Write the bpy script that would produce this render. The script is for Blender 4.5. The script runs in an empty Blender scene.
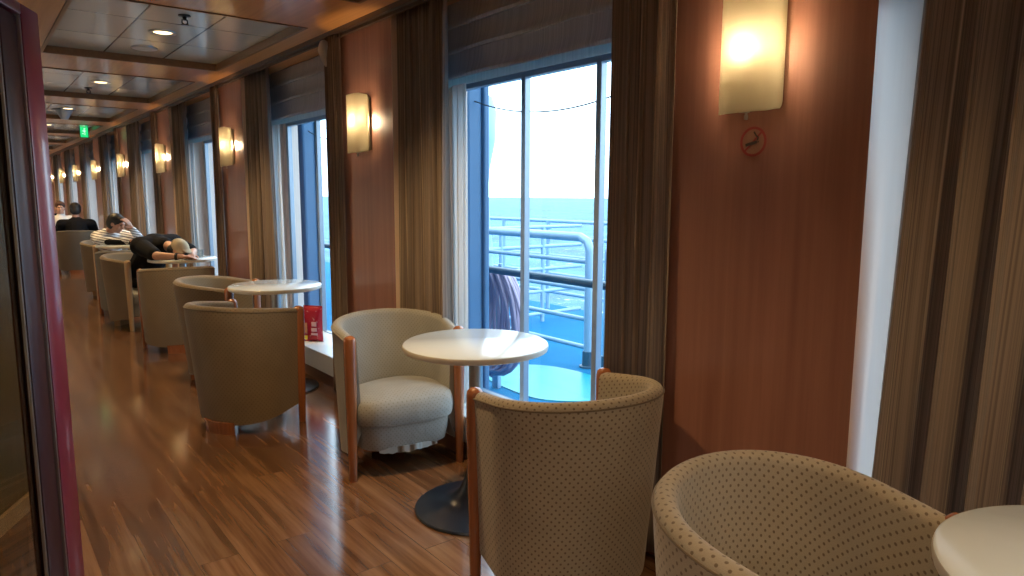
import bpy, bmesh, math, random
from mathutils import Vector, Matrix
R = math.radians
PI = math.pi
random.seed(4)
sc = bpy.context.scene
COL = sc.collection

# ------------------------------------------------------------------ camera
cam_d = bpy.data.cameras.new('camera')
cam_d.sensor_width = 36.0
cam_d.lens = 693 / 1024 * 36.0
cam_d.clip_end = 6000
cam_d.clip_start = 0.02
cam = bpy.data.objects.new('camera', cam_d)
COL.objects.link(cam)
yaw, pitch, roll, CH = R(38.2), R(7.62), R(0.2), 1.365
_F = Vector((math.sin(yaw) * math.cos(pitch), math.cos(yaw) * math.cos(pitch), -math.sin(pitch)))
_R0 = Vector((math.cos(yaw), -math.sin(yaw), 0))
_U0 = _R0.cross(_F)
_Rr = _R0 * math.cos(roll) + _U0 * math.sin(roll)
_Ur = _U0 * math.cos(roll) - _R0 * math.sin(roll)
cam.matrix_world = Matrix(((_Rr.x, _Ur.x, -_F.x, 0), (_Rr.y, _Ur.y, -_F.y, 0), (_Rr.z, _Ur.z, -_F.z, CH), (0, 0, 0, 1)))
sc.camera = cam
sc.view_settings.view_transform = 'Standard'
sc.view_settings.look = 'None'
sc.view_settings.gamma = 1.0
sc.view_settings.use_curve_mapping = False
sc.view_settings.exposure = 0.0
try:
    sc.cycles.use_denoising = True
    sc.cycles.max_bounces = 10
    sc.cycles.diffuse_bounces = 5
    sc.cycles.glossy_bounces = 3
    sc.cycles.transparent_max_bounces = 12
    sc.cycles.sample_clamp_indirect = 6.0
    sc.cycles.caustics_reflective = False
    sc.cycles.caustics_refractive = False
except Exception:
    pass

# ------------------------------------------------------------------ sky
SKY = 5.2
w = bpy.data.worlds.new('overcast_sky'); sc.world = w; w.use_nodes = True
nt = w.node_tree; nt.nodes.clear()
wo = nt.nodes.new('ShaderNodeOutputWorld'); bg = nt.nodes.new('ShaderNodeBackground')
tc = nt.nodes.new('ShaderNodeTexCoord'); sp = nt.nodes.new('ShaderNodeSeparateXYZ')
cr = nt.nodes.new('ShaderNodeValToRGB')
nt.links.new(tc.outputs['Generated'], sp.inputs[0]); nt.links.new(sp.outputs['Z'], cr.inputs[0])
cr.color_ramp.elements[0].position = 0.0; cr.color_ramp.elements[0].color = (0.88, 0.93, 1.0, 1)
cr.color_ramp.elements[1].position = 0.5; cr.color_ramp.elements[1].color = (0.86, 0.92, 1.0, 1)
nt.links.new(cr.outputs[0], bg.inputs[0]); bg.inputs[1].default_value = SKY
nt.links.new(bg.outputs[0], wo.inputs[0])

SCONCE, DOWN_W, FILL_W = 340.0, 66.0, 66.0
WARM = (1.0, 0.70, 0.36)

# ------------------------------------------------------------------ materials
class NT:
    def __init__(s, name):
        s.m = bpy.data.materials.new(name); s.m.use_nodes = True
        s.t = s.m.node_tree; s.t.nodes.clear()
        s.out = s.n('ShaderNodeOutputMaterial')
    def n(s, typ, **kw):
        x = s.t.nodes.new(typ)
        for k, v in kw.items(): setattr(x, k, v)
        return x
    def l(s, a, b): s.t.links.new(a, b)
    def math(s, op, a, b=None):
        x = s.n('ShaderNodeMath', operation=op)
        for i, v in enumerate((a, b)):
            if v is None: continue
            if isinstance(v, (int, float)): x.inputs[i].default_value = v
            else: s.l(v, x.inputs[i])
        return x.outputs[0]
    def ramp(s, fac, stops):
        x = s.n('ShaderNodeValToRGB'); e = x.color_ramp.elements
        while len(e) < len(stops): e.new(0.5)
        for i, (p, c) in enumerate(stops): e[i].position = p; e[i].color = (*c, 1)
        s.l(fac, x.inputs[0]); return x.outputs[0]
    def mix(s, fac, a, b, mode='MIX'):
        x = s.n('ShaderNodeMix', data_type='RGBA', blend_type=mode)
        for i, v in ((0, fac), (6, a), (7, b)):
            if isinstance(v, (int, float)): x.inputs[i].default_value = v
            elif isinstance(v, tuple): x.inputs[i].default_value = (*v, 1)
            else: s.l(v, x.inputs[i])
        return x.outputs[2]
    def coords(s, kind='Object', scale=(1, 1, 1), rot=(0, 0, 0), loc=(0, 0, 0)):
        c = s.n('ShaderNodeTexCoord'); m = s.n('ShaderNodeMapping')
        m.inputs['Scale'].default_value = scale; m.inputs['Rotation'].default_value = rot; m.inputs['Location'].default_value = loc
        s.l(c.outputs[kind], m.inputs[0]); return m.outputs[0]
    def noise(s, vec, scale, detail=4, rough=0.5):
        x = s.n('ShaderNodeTexNoise'); x.inputs['Scale'].default_value = scale
        x.inputs['Detail'].default_value = detail; x.inputs['Roughness'].default_value = rough
        s.l(vec, x.inputs['Vector']); return x.outputs[0]
    def bsdf(s, col, rough=0.5, metal=0.0, bump=None, bstr=0.2, spec=0.5, coat=0.0, coat_r=0.12, sheen=0.0, bdist=0.01):
        b = s.n('ShaderNodeBsdfPrincipled')
        for nme, v in (('Base Color', col), ('Roughness', rough), ('Metallic', metal)):
            if isinstance(v, tuple): b.inputs[nme].default_value = (*v, 1)
            elif isinstance(v, (int, float)): b.inputs[nme].default_value = v
            else: s.l(v, b.inputs[nme])
        b.inputs['Specular IOR Level'].default_value = spec
        b.inputs['Coat Weight'].default_value = coat
        b.inputs['Coat Roughness'].default_value = coat_r
        b.inputs['Sheen Weight'].default_value = sheen
        if bump is not None:
            x = s.n('ShaderNodeBump'); x.inputs['Strength'].default_value = bstr; x.inputs['Distance'].default_value = bdist
            s.l(bump, x.inputs['Height']); s.l(x.outputs[0], b.inputs['Normal'])
        return b
    def done(s, sh):
        s.l(sh.outputs[0], s.out.inputs[0]); return s.m

def plain(name, col, rough=0.5, metal=0.0, var=0.12, scale=30, **kw):
    t = NT(name); v = t.coords()
    nz = t.noise(v, scale, 3)
    c = t.mix(nz, tuple(x * (1 - var) for x in col), tuple(min(1, x * (1 + var)) for x in col))
    return t.done(t.bsdf(c, rough, metal, **kw))

def wood(name, dark, light, rough=0.35, axis='Z', coat=0.2, s=1.0):
    t = NT(name)
    sc3 = {'Z': (38 * s, 38 * s, 1.3 * s), 'Y': (38 * s, 1.3 * s, 38 * s), 'X': (1.3 * s, 38 * s, 38 * s)}[axis]
    v = t.coords('Object', sc3)
    n1 = t.noise(v, 1.0, 5, 0.6)
    v2 = t.coords('Object', tuple(x * .12 for x in sc3)); n2 = t.noise(v2, 1.0, 3)
    f = t.math('ADD', t.math('MULTIPLY', n1, 0.65), t.math('MULTIPLY', n2, 0.35))
    c = t.ramp(f, [(0.3, dark), (0.7, light)])
    return t.done(t.bsdf(c, rough, 0, bump=n1, bstr=0.06, coat=coat))

def fabric_dots(name, base, dot, pitch=0.019, rad=0.16, wrinkle=0.0):
    t = NT(name)
    v = t.coords('UV', (1 / pitch, 1 / pitch, 1), (0, 0, R(45)))
    vo = t.n('ShaderNodeTexVoronoi'); vo.inputs['Scale'].default_value = 1.0; vo.inputs['Randomness'].default_value = 0.0
    t.l(v, vo.inputs['Vector'])
    d = t.ramp(vo.outputs['Distance'], [(rad, (1, 1, 1)), (rad + 0.07, (0, 0, 0))])
    ov = t.coords('Object', (1, 1, 1)); st = t.noise(ov, 7, 4); wv = t.noise(ov, 420, 2)
    b1 = t.mix(st, tuple(x * .78 for x in base), tuple(x * 1.18 for x in base))
    b2 = t.mix(t.math('MULTIPLY', wv, .5), b1, tuple(x * .6 for x in base))
    c = t.mix(t.math('MULTIPLY', d, .8), b2, dot)
    return t.done(t.bsdf(c, 0.9, 0, bump=t.math('ADD', wv, t.math('MULTIPLY', t.noise(ov, 11, 3), wrinkle)), bstr=0.35, spec=0.2, sheen=0.25, bdist=0.002))

def fabric_stripes(name, cols, scale=55, transl=0.25, coord='UV', rough=0.85, tcol=None):
    t = NT(name)
    v = t.coords(coord, (scale, 0.05, 1)); n = t.noise(v, 1.0, 4, 0.7)
    c = t.ramp(n, [(0.34 + 0.32 * i / (len(cols) - 1), cc) for i, cc in enumerate(cols)])
    wv = t.noise(t.coords(coord, (900, 500, 1)), 1, 1)
    b = t.bsdf(c, rough, 0, bump=wv, bstr=0.2, spec=0.2, sheen=0.2, bdist=0.002)
    tr = t.n('ShaderNodeBsdfTranslucent')
    if tcol is None: t.l(c, tr.inputs[0])
    else: tr.inputs[0].default_value = (*tcol, 1)
    mx = t.n('ShaderNodeMixShader'); mx.inputs[0].default_value = transl
    t.l(b.outputs[0], mx.inputs[1]); t.l(tr.outputs[0], mx.inputs[2])
    return t.done(mx)

def emit(name, col, strength):
    t = NT(name); e = t.n('ShaderNodeEmission'); e.inputs[0].default_value = (*col, 1); e.inputs[1].default_value = strength
    return t.done(e)

def glass_sheet(name, tint, refl=1.0, rough=0.0):
    t = NT(name)
    tr = t.n('ShaderNodeBsdfTransparent'); tr.inputs[0].default_value = (*tint, 1)
    gl = t.n('ShaderNodeBsdfGlossy'); gl.inputs['Roughness'].default_value = rough
    lw = t.n('ShaderNodeLayerWeight'); lw.inputs[0].default_value = 0.5
    fr = t.math('ADD', t.math('MULTIPLY', t.math('POWER', lw.outputs['Facing'], 5), .96), .04)
    mx = t.n('ShaderNodeMixShader')
    t.l(t.math('MULTIPLY', fr, refl), mx.inputs[0]); t.l(tr.outputs[0], mx.inputs[1]); t.l(gl.outputs[0], mx.inputs[2])
    return t.done(mx)

M = {}
M['wall_wood'] = wood('cherry_panel', (0.23, 0.10, 0.07), (0.36, 0.165, 0.118), 0.40, 'Z', 0.25, .8)
M['ceil_wood'] = wood('ceiling_veneer', (0.52, 0.21, 0.06), (0.74, 0.35, 0.11), 0.30, 'Y', 0.4)
M['dark_trim'] = wood('dark_trim_wood', (0.17, 0.075, 0.026), (0.28, 0.135, 0.05), 0.4, 'Y')
M['curtain_rail'] = wood('dark_rail_wood', (0.04, 0.02, 0.012), (0.07, 0.035, 0.02), 0.4, 'Y')
M['skirt'] = wood('skirting_wood', (0.12, 0.05, 0.025), (0.2, 0.09, 0.045), 0.45, 'Y')
M['post_wood'] = wood('post_wood', (0.21, 0.068, 0.025), (0.36, 0.13, 0.05), 0.25, 'Z', 0.5, 1.5)
M['pale_post'] = wood('pale_post_wood', (0.42, 0.26, 0.12), (0.6, 0.4, 0.2), 0.35, 'Z', 0.3, 1.5)
M['olive_panel'] = wood('olive_panel', (0.10, 0.075, 0.03), (0.2, 0.15, 0.06), 0.4, 'Z', 0.2)
M['cream_wall'] = plain('cream_wall_vinyl', (0.62, 0.54, 0.42), .5, 0, .04)
M['reveal'] = wood('pale_reveal_laminate', (0.78, 0.60, 0.50), (0.86, 0.70, 0.60), 0.38, 'Z', 0.08, .5)
M['fab'] = fabric_dots('beige_dotted_upholstery', (0.34, 0.28, 0.20), (0.10, 0.065, 0.035))
M['fab_olive'] = fabric_dots('brown_dotted_upholstery', (0.21, 0.155, 0.095), (0.115, 0.082, 0.045))
M['fab_grey'] = fabric_dots('grey_dotted_upholstery', (0.16, 0.15, 0.125), (0.06, 0.05, 0.04))
M['fab_dark'] = fabric_dots('dark_brown_dotted_upholstery', (0.12, 0.085, 0.055), (0.05, 0.04, 0.02))
M['fab_pale'] = fabric_dots('grey_beige_upholstery', (0.34, 0.335, 0.305), (0.18, 0.15, 0.12), 0.016, 0.13)
M['cushion'] = fabric_dots('grey_beige_cushion', (0.33, 0.33, 0.31), (0.18, 0.15, 0.12), 0.016, 0.13, 9.0)
M['curtain'] = fabric_stripes('taupe_striped_curtain', [(0.12, 0.088, 0.075), (0.38, 0.29, 0.235), (0.20, 0.155, 0.13), (0.62, 0.49, 0.37)], 36, 0.22)
M['blind'] = fabric_stripes('grey_ribbed_blind', [(0.38, 0.39, 0.44), (0.62, 0.62, 0.67)], 110, 0.3)
M['lining'] = plain('torn_lining_cloth', (0.34, 0.33, 0.31), .9, 0, .1)
M['hem'] = fabric_stripes('pale_blind_hem', [(0.62, 0.60, 0.56), (0.78, 0.75, 0.70)], 60, 0.75)
M['sheer'] = fabric_stripes('white_sheer', [(0.75, 0.78, 0.8), (0.85, 0.87, 0.88)], 60, 0.5)
M['table_white'] = plain('white_laminate', (0.62, 0.68, 0.71), 0.16, 0, 0.02, coat=0.5)
M['table_edge'] = plain('cream_table_edge', (0.66, 0.61, 0.52), 0.35, 0, 0.04)
M['column'] = plain('grey_column_metal', (0.42, 0.45, 0.48), 0.3, 0.85, 0.05)
M['base'] = plain('dark_base_metal', (0.028, 0.034, 0.045), 0.28, 0.3, 0.25, 8, coat=0.3)
M['sill'] = plain('white_sill_paint', (0.62, 0.62, 0.6), 0.35, 0, 0.04)
M['frame'] = plain('window_aluminium', (0.32, 0.38, 0.45), 0.35, 0.6, 0.04)
M['glass'] = glass_sheet('blue_window_glass', (0.70, 0.88, 0.98), 0.7)
M['clear'] = glass_sheet('clear_glass', (0.6, 0.6, 0.55), .8)
M['tumbler'] = glass_sheet('tumbler_glass', (0.85, 0.88, 0.88), 1.0)
M['red'] = plain('dark_red_lacquer', (0.16, 0.010, 0.030), 0.35, 0, 0.15, 12, coat=0.3)
M['red_dark'] = plain('maroon_lacquer', (0.028, 0.003, 0.006), 0.4, 0, 0.15, 12)
M['steel'] = plain('brushed_steel', (0.5, 0.48, 0.46), 0.3, 0.9, 0.08)
M['lamp_metal'] = plain('lamp_backplate_metal', (0.30, 0.25, 0.18), 0.35, 0.7, 0.06)
M['bulb'] = emit('glowing_bulb', (1.0, 0.75, 0.44), SCONCE)
M['disc'] = emit('downlight_glow', (1.0, 0.72, 0.36), 5)
M['white_plastic'] = plain('white_plastic', (0.6, 0.6, 0.58), 0.4, 0, 0.03)
M['grey_plastic'] = plain('grey_plastic', (0.45, 0.47, 0.5), 0.4, 0, 0.04)
M['black'] = plain('black_plastic', (0.012, 0.012, 0.012), 0.4, 0, 0.2)
M['black_cloth'] = plain('black_cloth', (0.006, 0.006, 0.008), 0.9, 0, 0.3, 60, spec=.2)
M['trousers'] = plain('dark_trousers', (0.02, 0.02, 0.025), 0.85, 0, 0.3, 60)
M['white_cloth'] = plain('white_cloth', (0.7, 0.68, 0.66), 0.85, 0, 0.05, 60)
M['skin'] = plain('skin', (0.56, 0.30, 0.20), 0.5, 0, 0.08, 20)
M['hair'] = plain('black_hair', (0.012, 0.010, 0.010), 0.5, 0, 0.4, 90)
M['hair_brown'] = plain('brown_hair', (0.07, 0.03, 0.018), 0.5, 0, 0.4, 90)
M['cap'] = plain('beige_cap_cloth', (0.55, 0.46, 0.30), 0.85, 0, 0.1, 90)
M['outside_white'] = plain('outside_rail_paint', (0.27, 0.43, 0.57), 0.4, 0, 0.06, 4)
M['outside_dark'] = plain('outside_handrail', (0.04, 0.10, 0.15), 0.4, 0, 0.1, 4)
M['hull'] = plain('outside_hull_paint', (0.055, 0.15, 0.28), 0.5, 0, 0.06, 3)
M['deck'] = plain('blue_deck_paint', (0.008, 0.15, 0.31), 0.8, 0, 0.2, 2, spec=.1)
M['deckgreen'] = plain('turquoise_deck_paint', (0.002, 0.30, 0.36), 0.3, 0, 0.25, 5)
M['hose'] = plain('pinkish_hose', (0.40, 0.33, 0.44), 0.5, 0, 0.1, 10)
M['cable'] = plain('black_cable', (0.02, 0.03, 0.04), 0.5, 0, 0.1)

def _stripe():
    t = NT('navy_striped_white_cloth')
    c = t.n('ShaderNodeTexCoord'); sp = t.n('ShaderNodeSeparateXYZ'); t.l(c.outputs['Object'], sp.inputs[0])
    a = t.math('ADD', t.math('MULTIPLY', sp.outputs['Z'], 1 / .031), t.math('MULTIPLY', sp.outputs['X'], 8))
    f = t.math('FRACT', a)
    col = t.ramp(t.math('GREATER_THAN', f, 0.72), [(0.4, (0.80, 0.80, 0.80)), (0.6, (0.03, 0.03, 0.05))])
    return t.done(t.bsdf(col, .85))
M['striped'] = _stripe()

def _floor():
    t = NT('laminate_planks')
    v = t.coords('Object', (1, 1, 1), (0, 0, R(90)))
    b = t.n('ShaderNodeTexBrick'); t.l(v, b.inputs['Vector'])
    b.inputs['Scale'].default_value = 1.0; b.inputs['Brick Width'].default_value = 1.1; b.inputs['Row Height'].default_value = 0.145
    b.inputs['Mortar Size'].default_value = 0.0012; b.inputs['Mortar Smooth'].default_value = 0.0
    b.inputs['Color1'].default_value = (0.0, 0.0, 0.0, 1); b.inputs['Color2'].default_value = (1, 1, 1, 1); b.inputs['Mortar'].default_value = (0.5, 0.5, 0.5, 1)
    b.offset = 0.37; b.offset_frequency = 2
    # grain shifted from plank to plank
    gv = t.coords('Object', (26, 1.1, 1))
    ad = t.n('ShaderNodeVectorMath', operation='ADD'); t.l(gv, ad.inputs[0])
    ms = t.n('ShaderNodeVectorMath', operation='SCALE'); t.l(b.outputs['Color'], ms.inputs[0]); ms.inputs[3].default_value = 13.0
    t.l(ms.outputs[0], ad.inputs[1])
    g = t.noise(ad.outputs[0], 1.0, 6, 0.62)
    g2 = t.noise(ad.outputs[0], 0.35, 2)
    f = t.math('ADD', t.math('MULTIPLY', g, 0.7), t.math('MULTIPLY', g2, 0.3))
    c = t.ramp(f, [(0.33, (0.062, 0.028, 0.014)), (0.47, (0.16, 0.076, 0.036)), (0.58, (0.225, 0.118, 0.06)), (0.72, (0.30, 0.17, 0.09))])
    c = t.mix(0.55, c, t.ramp(b.outputs['Color'], [(0.0, (0.55, 0.5, 0.48)), (1.0, (1.05, 1.0, 0.95))]), 'MULTIPLY')
    c = t.mix(t.math('MULTIPLY', b.outputs['Fac'], 0.7), c, (0.03, 0.015, 0.008))
    ro = t.math('ADD', t.math('MULTIPLY', g, 0.12), 0.13)
    return t.done(t.bsdf(c, ro, 0, bump=g, bstr=0.018, coat=.65, coat_r=.11, bdist=0.004))
M['floor'] = _floor()

def _tiles():
    t = NT('satin_ceiling_tiles')
    v = t.coords('Object')
    b = t.n('ShaderNodeTexBrick'); t.l(v, b.inputs['Vector']); b.offset = 0.0
    b.inputs['Scale'].default_value = 1.0; b.inputs['Brick Width'].default_value = 0.415; b.inputs['Row Height'].default_value = 0.647
    b.inputs['Mortar Size'].default_value = 0.006
    b.inputs['Color1'].default_value = (0.72, 0.66, 0.54, 1); b.inputs['Color2'].default_value = (0.80, 0.74, 0.60, 1); b.inputs['Mortar'].default_value = (0.08, 0.07, 0.06, 1)
    n = t.noise(v, 3.2, 3)
    return t.done(t.bsdf(b.outputs['Color'], .19, 0.4, bump=n, bstr=0.03, bdist=0.03))
M['tiles'] = _tiles()

def _sea():
    t = NT('sea_water')
    v = t.coords('Object', (1, 1, 1)); n = t.noise(v, 0.35, 8, 0.7); n2 = t.noise(v, 0.035, 9, 0.75)
    c = t.ramp(n2, [(.38, (0.006, 0.075, 0.15)), (.62, (0.035, 0.20, 0.28))])
    c = t.mix(t.ramp(n, [(0.60, (0, 0, 0)), (0.68, (1, 1, 1))]), c, (0.45, 0.55, 0.58))
    return t.done(t.bsdf(c, 0.55, 0, bump=n, bstr=0.8, bdist=1.0, spec=.3))
M['sea'] = _sea()

def _shade():
    t = NT('frosted_lamp_glass')
    tr = t.n('ShaderNodeBsdfTranslucent'); tr.inputs[0].default_value = (0.95, 0.90, 0.74, 1)
    df = t.n('ShaderNodeBsdfPrincipled'); df.inputs['Base Color'].default_value = (0.62, 0.58, 0.45, 1); df.inputs['Roughness'].default_value = .3
    tp = t.n('ShaderNodeBsdfTransparent'); tp.inputs[0].default_value = (1, .95, .85, 1)
    m1 = t.n('ShaderNodeMixShader'); m1.inputs[0].default_value = .68
    t.l(df.outputs[0], m1.inputs[1]); t.l(tr.outputs[0], m1.inputs[2])
    m2 = t.n('ShaderNodeMixShader'); m2.inputs[0].default_value = .04
    t.l(m1.outputs[0], m2.inputs[1]); t.l(tp.outputs[0], m2.inputs[2])
    return t.done(m2)
M['shade'] = _shade()

def _packet():
    t = NT('red_snack_packet_print')
    v = t.coords('Object'); sp = t.n('ShaderNodeSeparateXYZ'); t.l(v, sp.inputs[0])
    n = t.noise(v, 40, 3)
    c = t.mix(t.ramp(n, [(0.60, (0, 0, 0)), (0.66, (1, 1, 1))]), (0.42, 0.012, 0.03), (0.6, 0.3, 0.3))
    return t.done(t.bsdf(c, 0.25, 0.1, bump=n, bstr=.4))
M['packet'] = _packet()
M['packet_pink'] = plain('packet_pink_print', (0.75, 0.45, 0.48), .3, 0, .1)
M['packet_yellow'] = plain('packet_yellow_print', (0.8, 0.6, 0.06), .3, 0, .1)
M['packet_orange'] = plain('packet_orange_print', (0.6, 0.25, 0.12), .3, 0, .2)

# ------------------------------------------------------------------ helpers
def obj(name, bm, m, parent=None, smooth=True):
    me = bpy.data.meshes.new(name)
    if isinstance(bm, bmesh.types.BMesh):
        bmesh.ops.recalc_face_normals(bm, faces=bm.faces)
        bm.to_mesh(me); bm.free()
    if smooth:
        for p in me.polygons: p.use_smooth = True
        try: me.set_sharp_from_angle(angle=R(38))
        except Exception: pass
    o = bpy.data.objects.new(name, me); COL.objects.link(o)
    for x in (m if isinstance(m, (list, tuple)) else [m]): me.materials.append(M[x])
    if parent is not None: o.parent = parent
    return o

def thing(name, label, cat, loc=(0, 0, 0), rotz=0, group=None):
    o = bpy.data.objects.new(name, None); COL.objects.link(o); o.empty_display_size = .1
    o.location = loc; o.rotation_euler = (0, 0, rotz); o['label'] = label; o['category'] = cat
    if group: o['group'] = group
    return o

def tag(o, label, cat, group=None):
    o['label'] = label; o['category'] = cat
    if group: o['group'] = group
    return o

def struct(o, label=None):
    o['kind'] = 'structure'
    if label: o['label'] = label
    return o

def dup(root, loc=None, rotz=None, label=None, group=None, parent=None):
    r = root.copy(); COL.objects.link(r)
    if loc is not None: r.location = loc
    if rotz is not None: r.rotation_euler = (0, 0, rotz)
    if label: r['label'] = label
    if group: r['group'] = group
    for ch in list(root.children):
        c = ch.copy(); COL.objects.link(c); c.parent = r
        for g in ch.children:
            d = g.copy(); COL.objects.link(d); d.parent = c
    return r

def box(bm, x0, x1, y0, y1, z0, z1, bev=0.0, mi=0):
    g = bmesh.ops.create_cube(bm, size=1)
    vs = g['verts']
    for v in vs: v.co = Vector(((x0 + x1) / 2 + v.co.x * (x1 - x0), (y0 + y1) / 2 + v.co.y * (y1 - y0), (z0 + z1) / 2 + v.co.z * (z1 - z0)))
    fs = {f for v in vs for f in v.link_faces}
    for f in fs: f.material_index = mi
    if bev > 0:
        es = list({e for v in vs for e in v.link_edges})
        bmesh.ops.bevel(bm, geom=es, offset=bev, segments=2, affect='EDGES', profile=0.5)
    return bm

def nb(): return bmesh.new()

def lathe(bm, prof, c=(0, 0, 0), n=40, mi=0):
    rings = []
    for r, z in prof:
        if r < 1e-5: rings.append([bm.verts.new((c[0], c[1], c[2] + z))])
        else: rings.append([bm.verts.new((c[0] + r * math.cos(2 * PI * i / n), c[1] + r * math.sin(2 * PI * i / n), c[2] + z)) for i in range(n)])
    for a, b in zip(rings, rings[1:]):
        for i in range(n):
            j = (i + 1) % n
            if len(a) == 1 and len(b) == 1: continue
            if len(a) == 1: f = bm.faces.new((a[0], b[i], b[j]))
            elif len(b) == 1: f = bm.faces.new((a[i], a[j], b[0]))
            else: f = bm.faces.new((a[i], a[j], b[j], b[i]))
            f.material_index = mi
    return bm

def tube(bm, pts, r, n=10, closed=False):
    pts = [Vector(p) for p in pts]; rings = []
    rs = r if isinstance(r, (list, tuple)) else [r] * len(pts)
    prev = None
    for i, p in enumerate(pts):
        a = pts[i - 1] if (i > 0 or closed) else p
        b = pts[(i + 1) % len(pts)] if (i < len(pts) - 1 or closed) else p
        d = (b - a).normalized()
        if prev is None:
            up = Vector((0, 0, 1)) if abs(d.z) < .9 else Vector((1, 0, 0)); s = d.cross(up).normalized()
        else:
            s = (prev - d * prev.dot(d)).normalized()
        prev = s; t = d.cross(s)
        rings.append([bm.verts.new(p + (s * math.cos(2 * PI * k / n) + t * math.sin(2 * PI * k / n)) * rs[i]) for k in range(n)])
    m = len(rings)
    for i in range(m if closed else m - 1):
        a, b = rings[i], rings[(i + 1) % m]
        for k in range(n): bm.faces.new((a[k], a[(k + 1) % n], b[(k + 1) % n], b[k]))
    if not closed:
        bm.faces.new(rings[0][::-1]); bm.faces.new(rings[-1])
    return bm

def spline(pts, k=8, closed=False):
    P = [Vector(p) for p in pts]; out = []; n = len(P)
    rng = range(n) if closed else range(n - 1)
    for i in rng:
        p0 = P[(i - 1) % n] if (closed or i > 0) else P[i]; p1 = P[i]; p2 = P[(i + 1) % n]
        p3 = P[(i + 2) % n] if (closed or i < n - 2) else p2
        for j in range(k):
            t = j / k
            out.append(0.5 * ((2 * p1) + (p2 - p0) * t + (2 * p0 - 5 * p1 + 4 * p2 - p3) * t * t + (3 * p1 - p0 - 3 * p2 + p3) * t ** 3))
    if not closed: out.append(P[-1])
    return out

# ------------------------------------------------------------------ setting
XW, XG = 1.95, 2.30                      # face of the piers, plane of the glass
BAY, PY, PW = 2.666, 1.25, 0.34          # bay length, first pier centre, half pier width
ZC, ZP = 2.39, 2.44                      # soffit, coffer panels
NB = 9
XL = 0.17                                # left corridor wall
def pier(k): return PY + BAY * k

b = nb(); box(b, -3.2, 2.36, -3.2, 25.2, -0.12, 0.0)
fl = obj('floor', b, 'floor', smooth=False); struct(fl)

# right wall: piers with light reveals, lintels and low wall behind the ledges
b = nb()
def quad(bm, vs, mi=0):
    f = bm.faces.new([bm.verts.new(v) for v in vs]); f.material_index = mi; return f
for k in range(-2, NB + 1):
    y0, y1 = pier(k) - PW, pier(k) + PW
    X1 = XG + 0.12
    box(b, XW, X1, y0, y1, 0, 2.6)
for f in b.faces:
    f.normal_update()
    if abs(f.normal.y) > .9: f.material_index = 1
    if f.normal.x > .9: f.material_index = 2
for k in range(-1, NB + 1):
    y0, y1 = pier(k - 1) + PW, pier(k) - PW
    n0 = len(b.faces)
    box(b, XG, XG + .12, y0, y1, 2.02, 2.6, mi=1)
    box(b, XG, XG + .12, y0, y1, -.6, 0.195, mi=2); box(b, XG, XG + .10, y1 - .09, y1, .195, 2.02, mi=1)
wr = obj('wall_right', b, ['wall_wood', 'reveal', 'hull'], smooth=False); struct(wr)

# skirting on the piers
b = nb()
for k in range(-2, NB + 1):
    box(b, XW - .012, XW, pier(k) - PW, pier(k) + PW, 0, 0.09, .003)
struct(obj('baseboard_right', b, 'skirt', smooth=False))
# other walls
b = nb(); box(b, -3.3, 2.6, 25.0, 25.2, 0, 2.6); struct(obj('wall_far', b, 'wall_wood', smooth=False))
b = nb(); box(b, -3.3, 2.6, -3.2, -3.0, 0, 2.6); struct(obj('wall_back', b, 'cream_wall', smooth=False))
b = nb()
def slab(bm, p, q, th, z0, z1, side=-1, mi=0):
    p, q = Vector((*p, 0)), Vector((*q, 0)); d = (q - p).normalized(); nrm = Vector((d.y, -d.x, 0)) * side * th
    vs = []
    for z in (z0, z1):
        for c in (p, q, q + nrm, p + nrm): vs.append(bm.verts.new((c.x, c.y, z)))
    for ix in ((0, 1, 2, 3), (7, 6, 5, 4), (0, 4, 5, 1), (1, 5, 6, 2), (2, 6, 7, 3), (3, 7, 4, 0)):
        f = bm.faces.new([vs[i] for i in ix]); f.material_index = mi
slab(b, (-1.74, -0.02), (XL - .005, 3.69), .12, 0, 2.6)
slab(b, (XL - .005, 3.69), (XL - .005, 25.0), .12, 0, 2.6, mi=1)
slab(b, (-1.74, -3.0), (-1.74, -0.02), .12, 0, 2.6, mi=1)
struct(obj('wall_left', b, ['olive_panel', 'cream_wall'], smooth=False))
b = nb()
slab(b, (-1.72, -0.02), (XL - .005, 3.66), .02, 0, .07, 1)
struct(obj('baseboard_left', b, 'pale_post', smooth=False))

# ceiling: soffit grid around coffers, coffer sides, tile panels
CX0, CX1 = 0.52, 1.765
def coffer(k): c = 5.27 + BAY * k; return c - .97, c + .97
cofs = [coffer(k) for k in range(-3, 8)]
b = nb()
box(b, -3.2, CX0, -3.0, 25.0, ZC, ZC + .2)
box(b, CX1, XW + .6, -3.0, 25.0, ZC, ZC + .2)
prev = -3.0
for (y0, y1) in cofs + [(25.0, 25.0)]:
    if y0 > prev: box(b, CX0, CX1, prev, y0, ZC, ZC + .2)
    prev = y1
struct(obj('ceiling', b, 'ceil_wood', smooth=False))
for i, (y0, y1) in enumerate(cofs):
    b = nb(); box(b, CX0, CX1, y0, y1, ZP, ZP + .03)
    o = obj('ceiling_panel', b, 'tiles', smooth=False); struct(o)
    me = o.data
    for v in me.vertices: v.co.x -= CX0; v.co.y -= y0
    o.location = (CX0, y0, 0)
    b = nb(); t_ = .022
    for zz0, zz1, tt in ((ZC - .006, ZC + .03, t_), (ZC + .03, ZP, t_ * .55)):
        box(b, CX0, CX1, y0, y0 + tt, zz0, zz1); box(b, CX0, CX1, y1 - tt, y1, zz0, zz1)
        box(b, CX0, CX0 + tt, y0 + tt, y1 - tt, zz0, zz1); box(b, CX1 - tt, CX1, y0 + tt, y1 - tt, zz0, zz1)
    struct(obj('trim_%d' % (i + 1), b, 'dark_trim', smooth=False))
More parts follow.
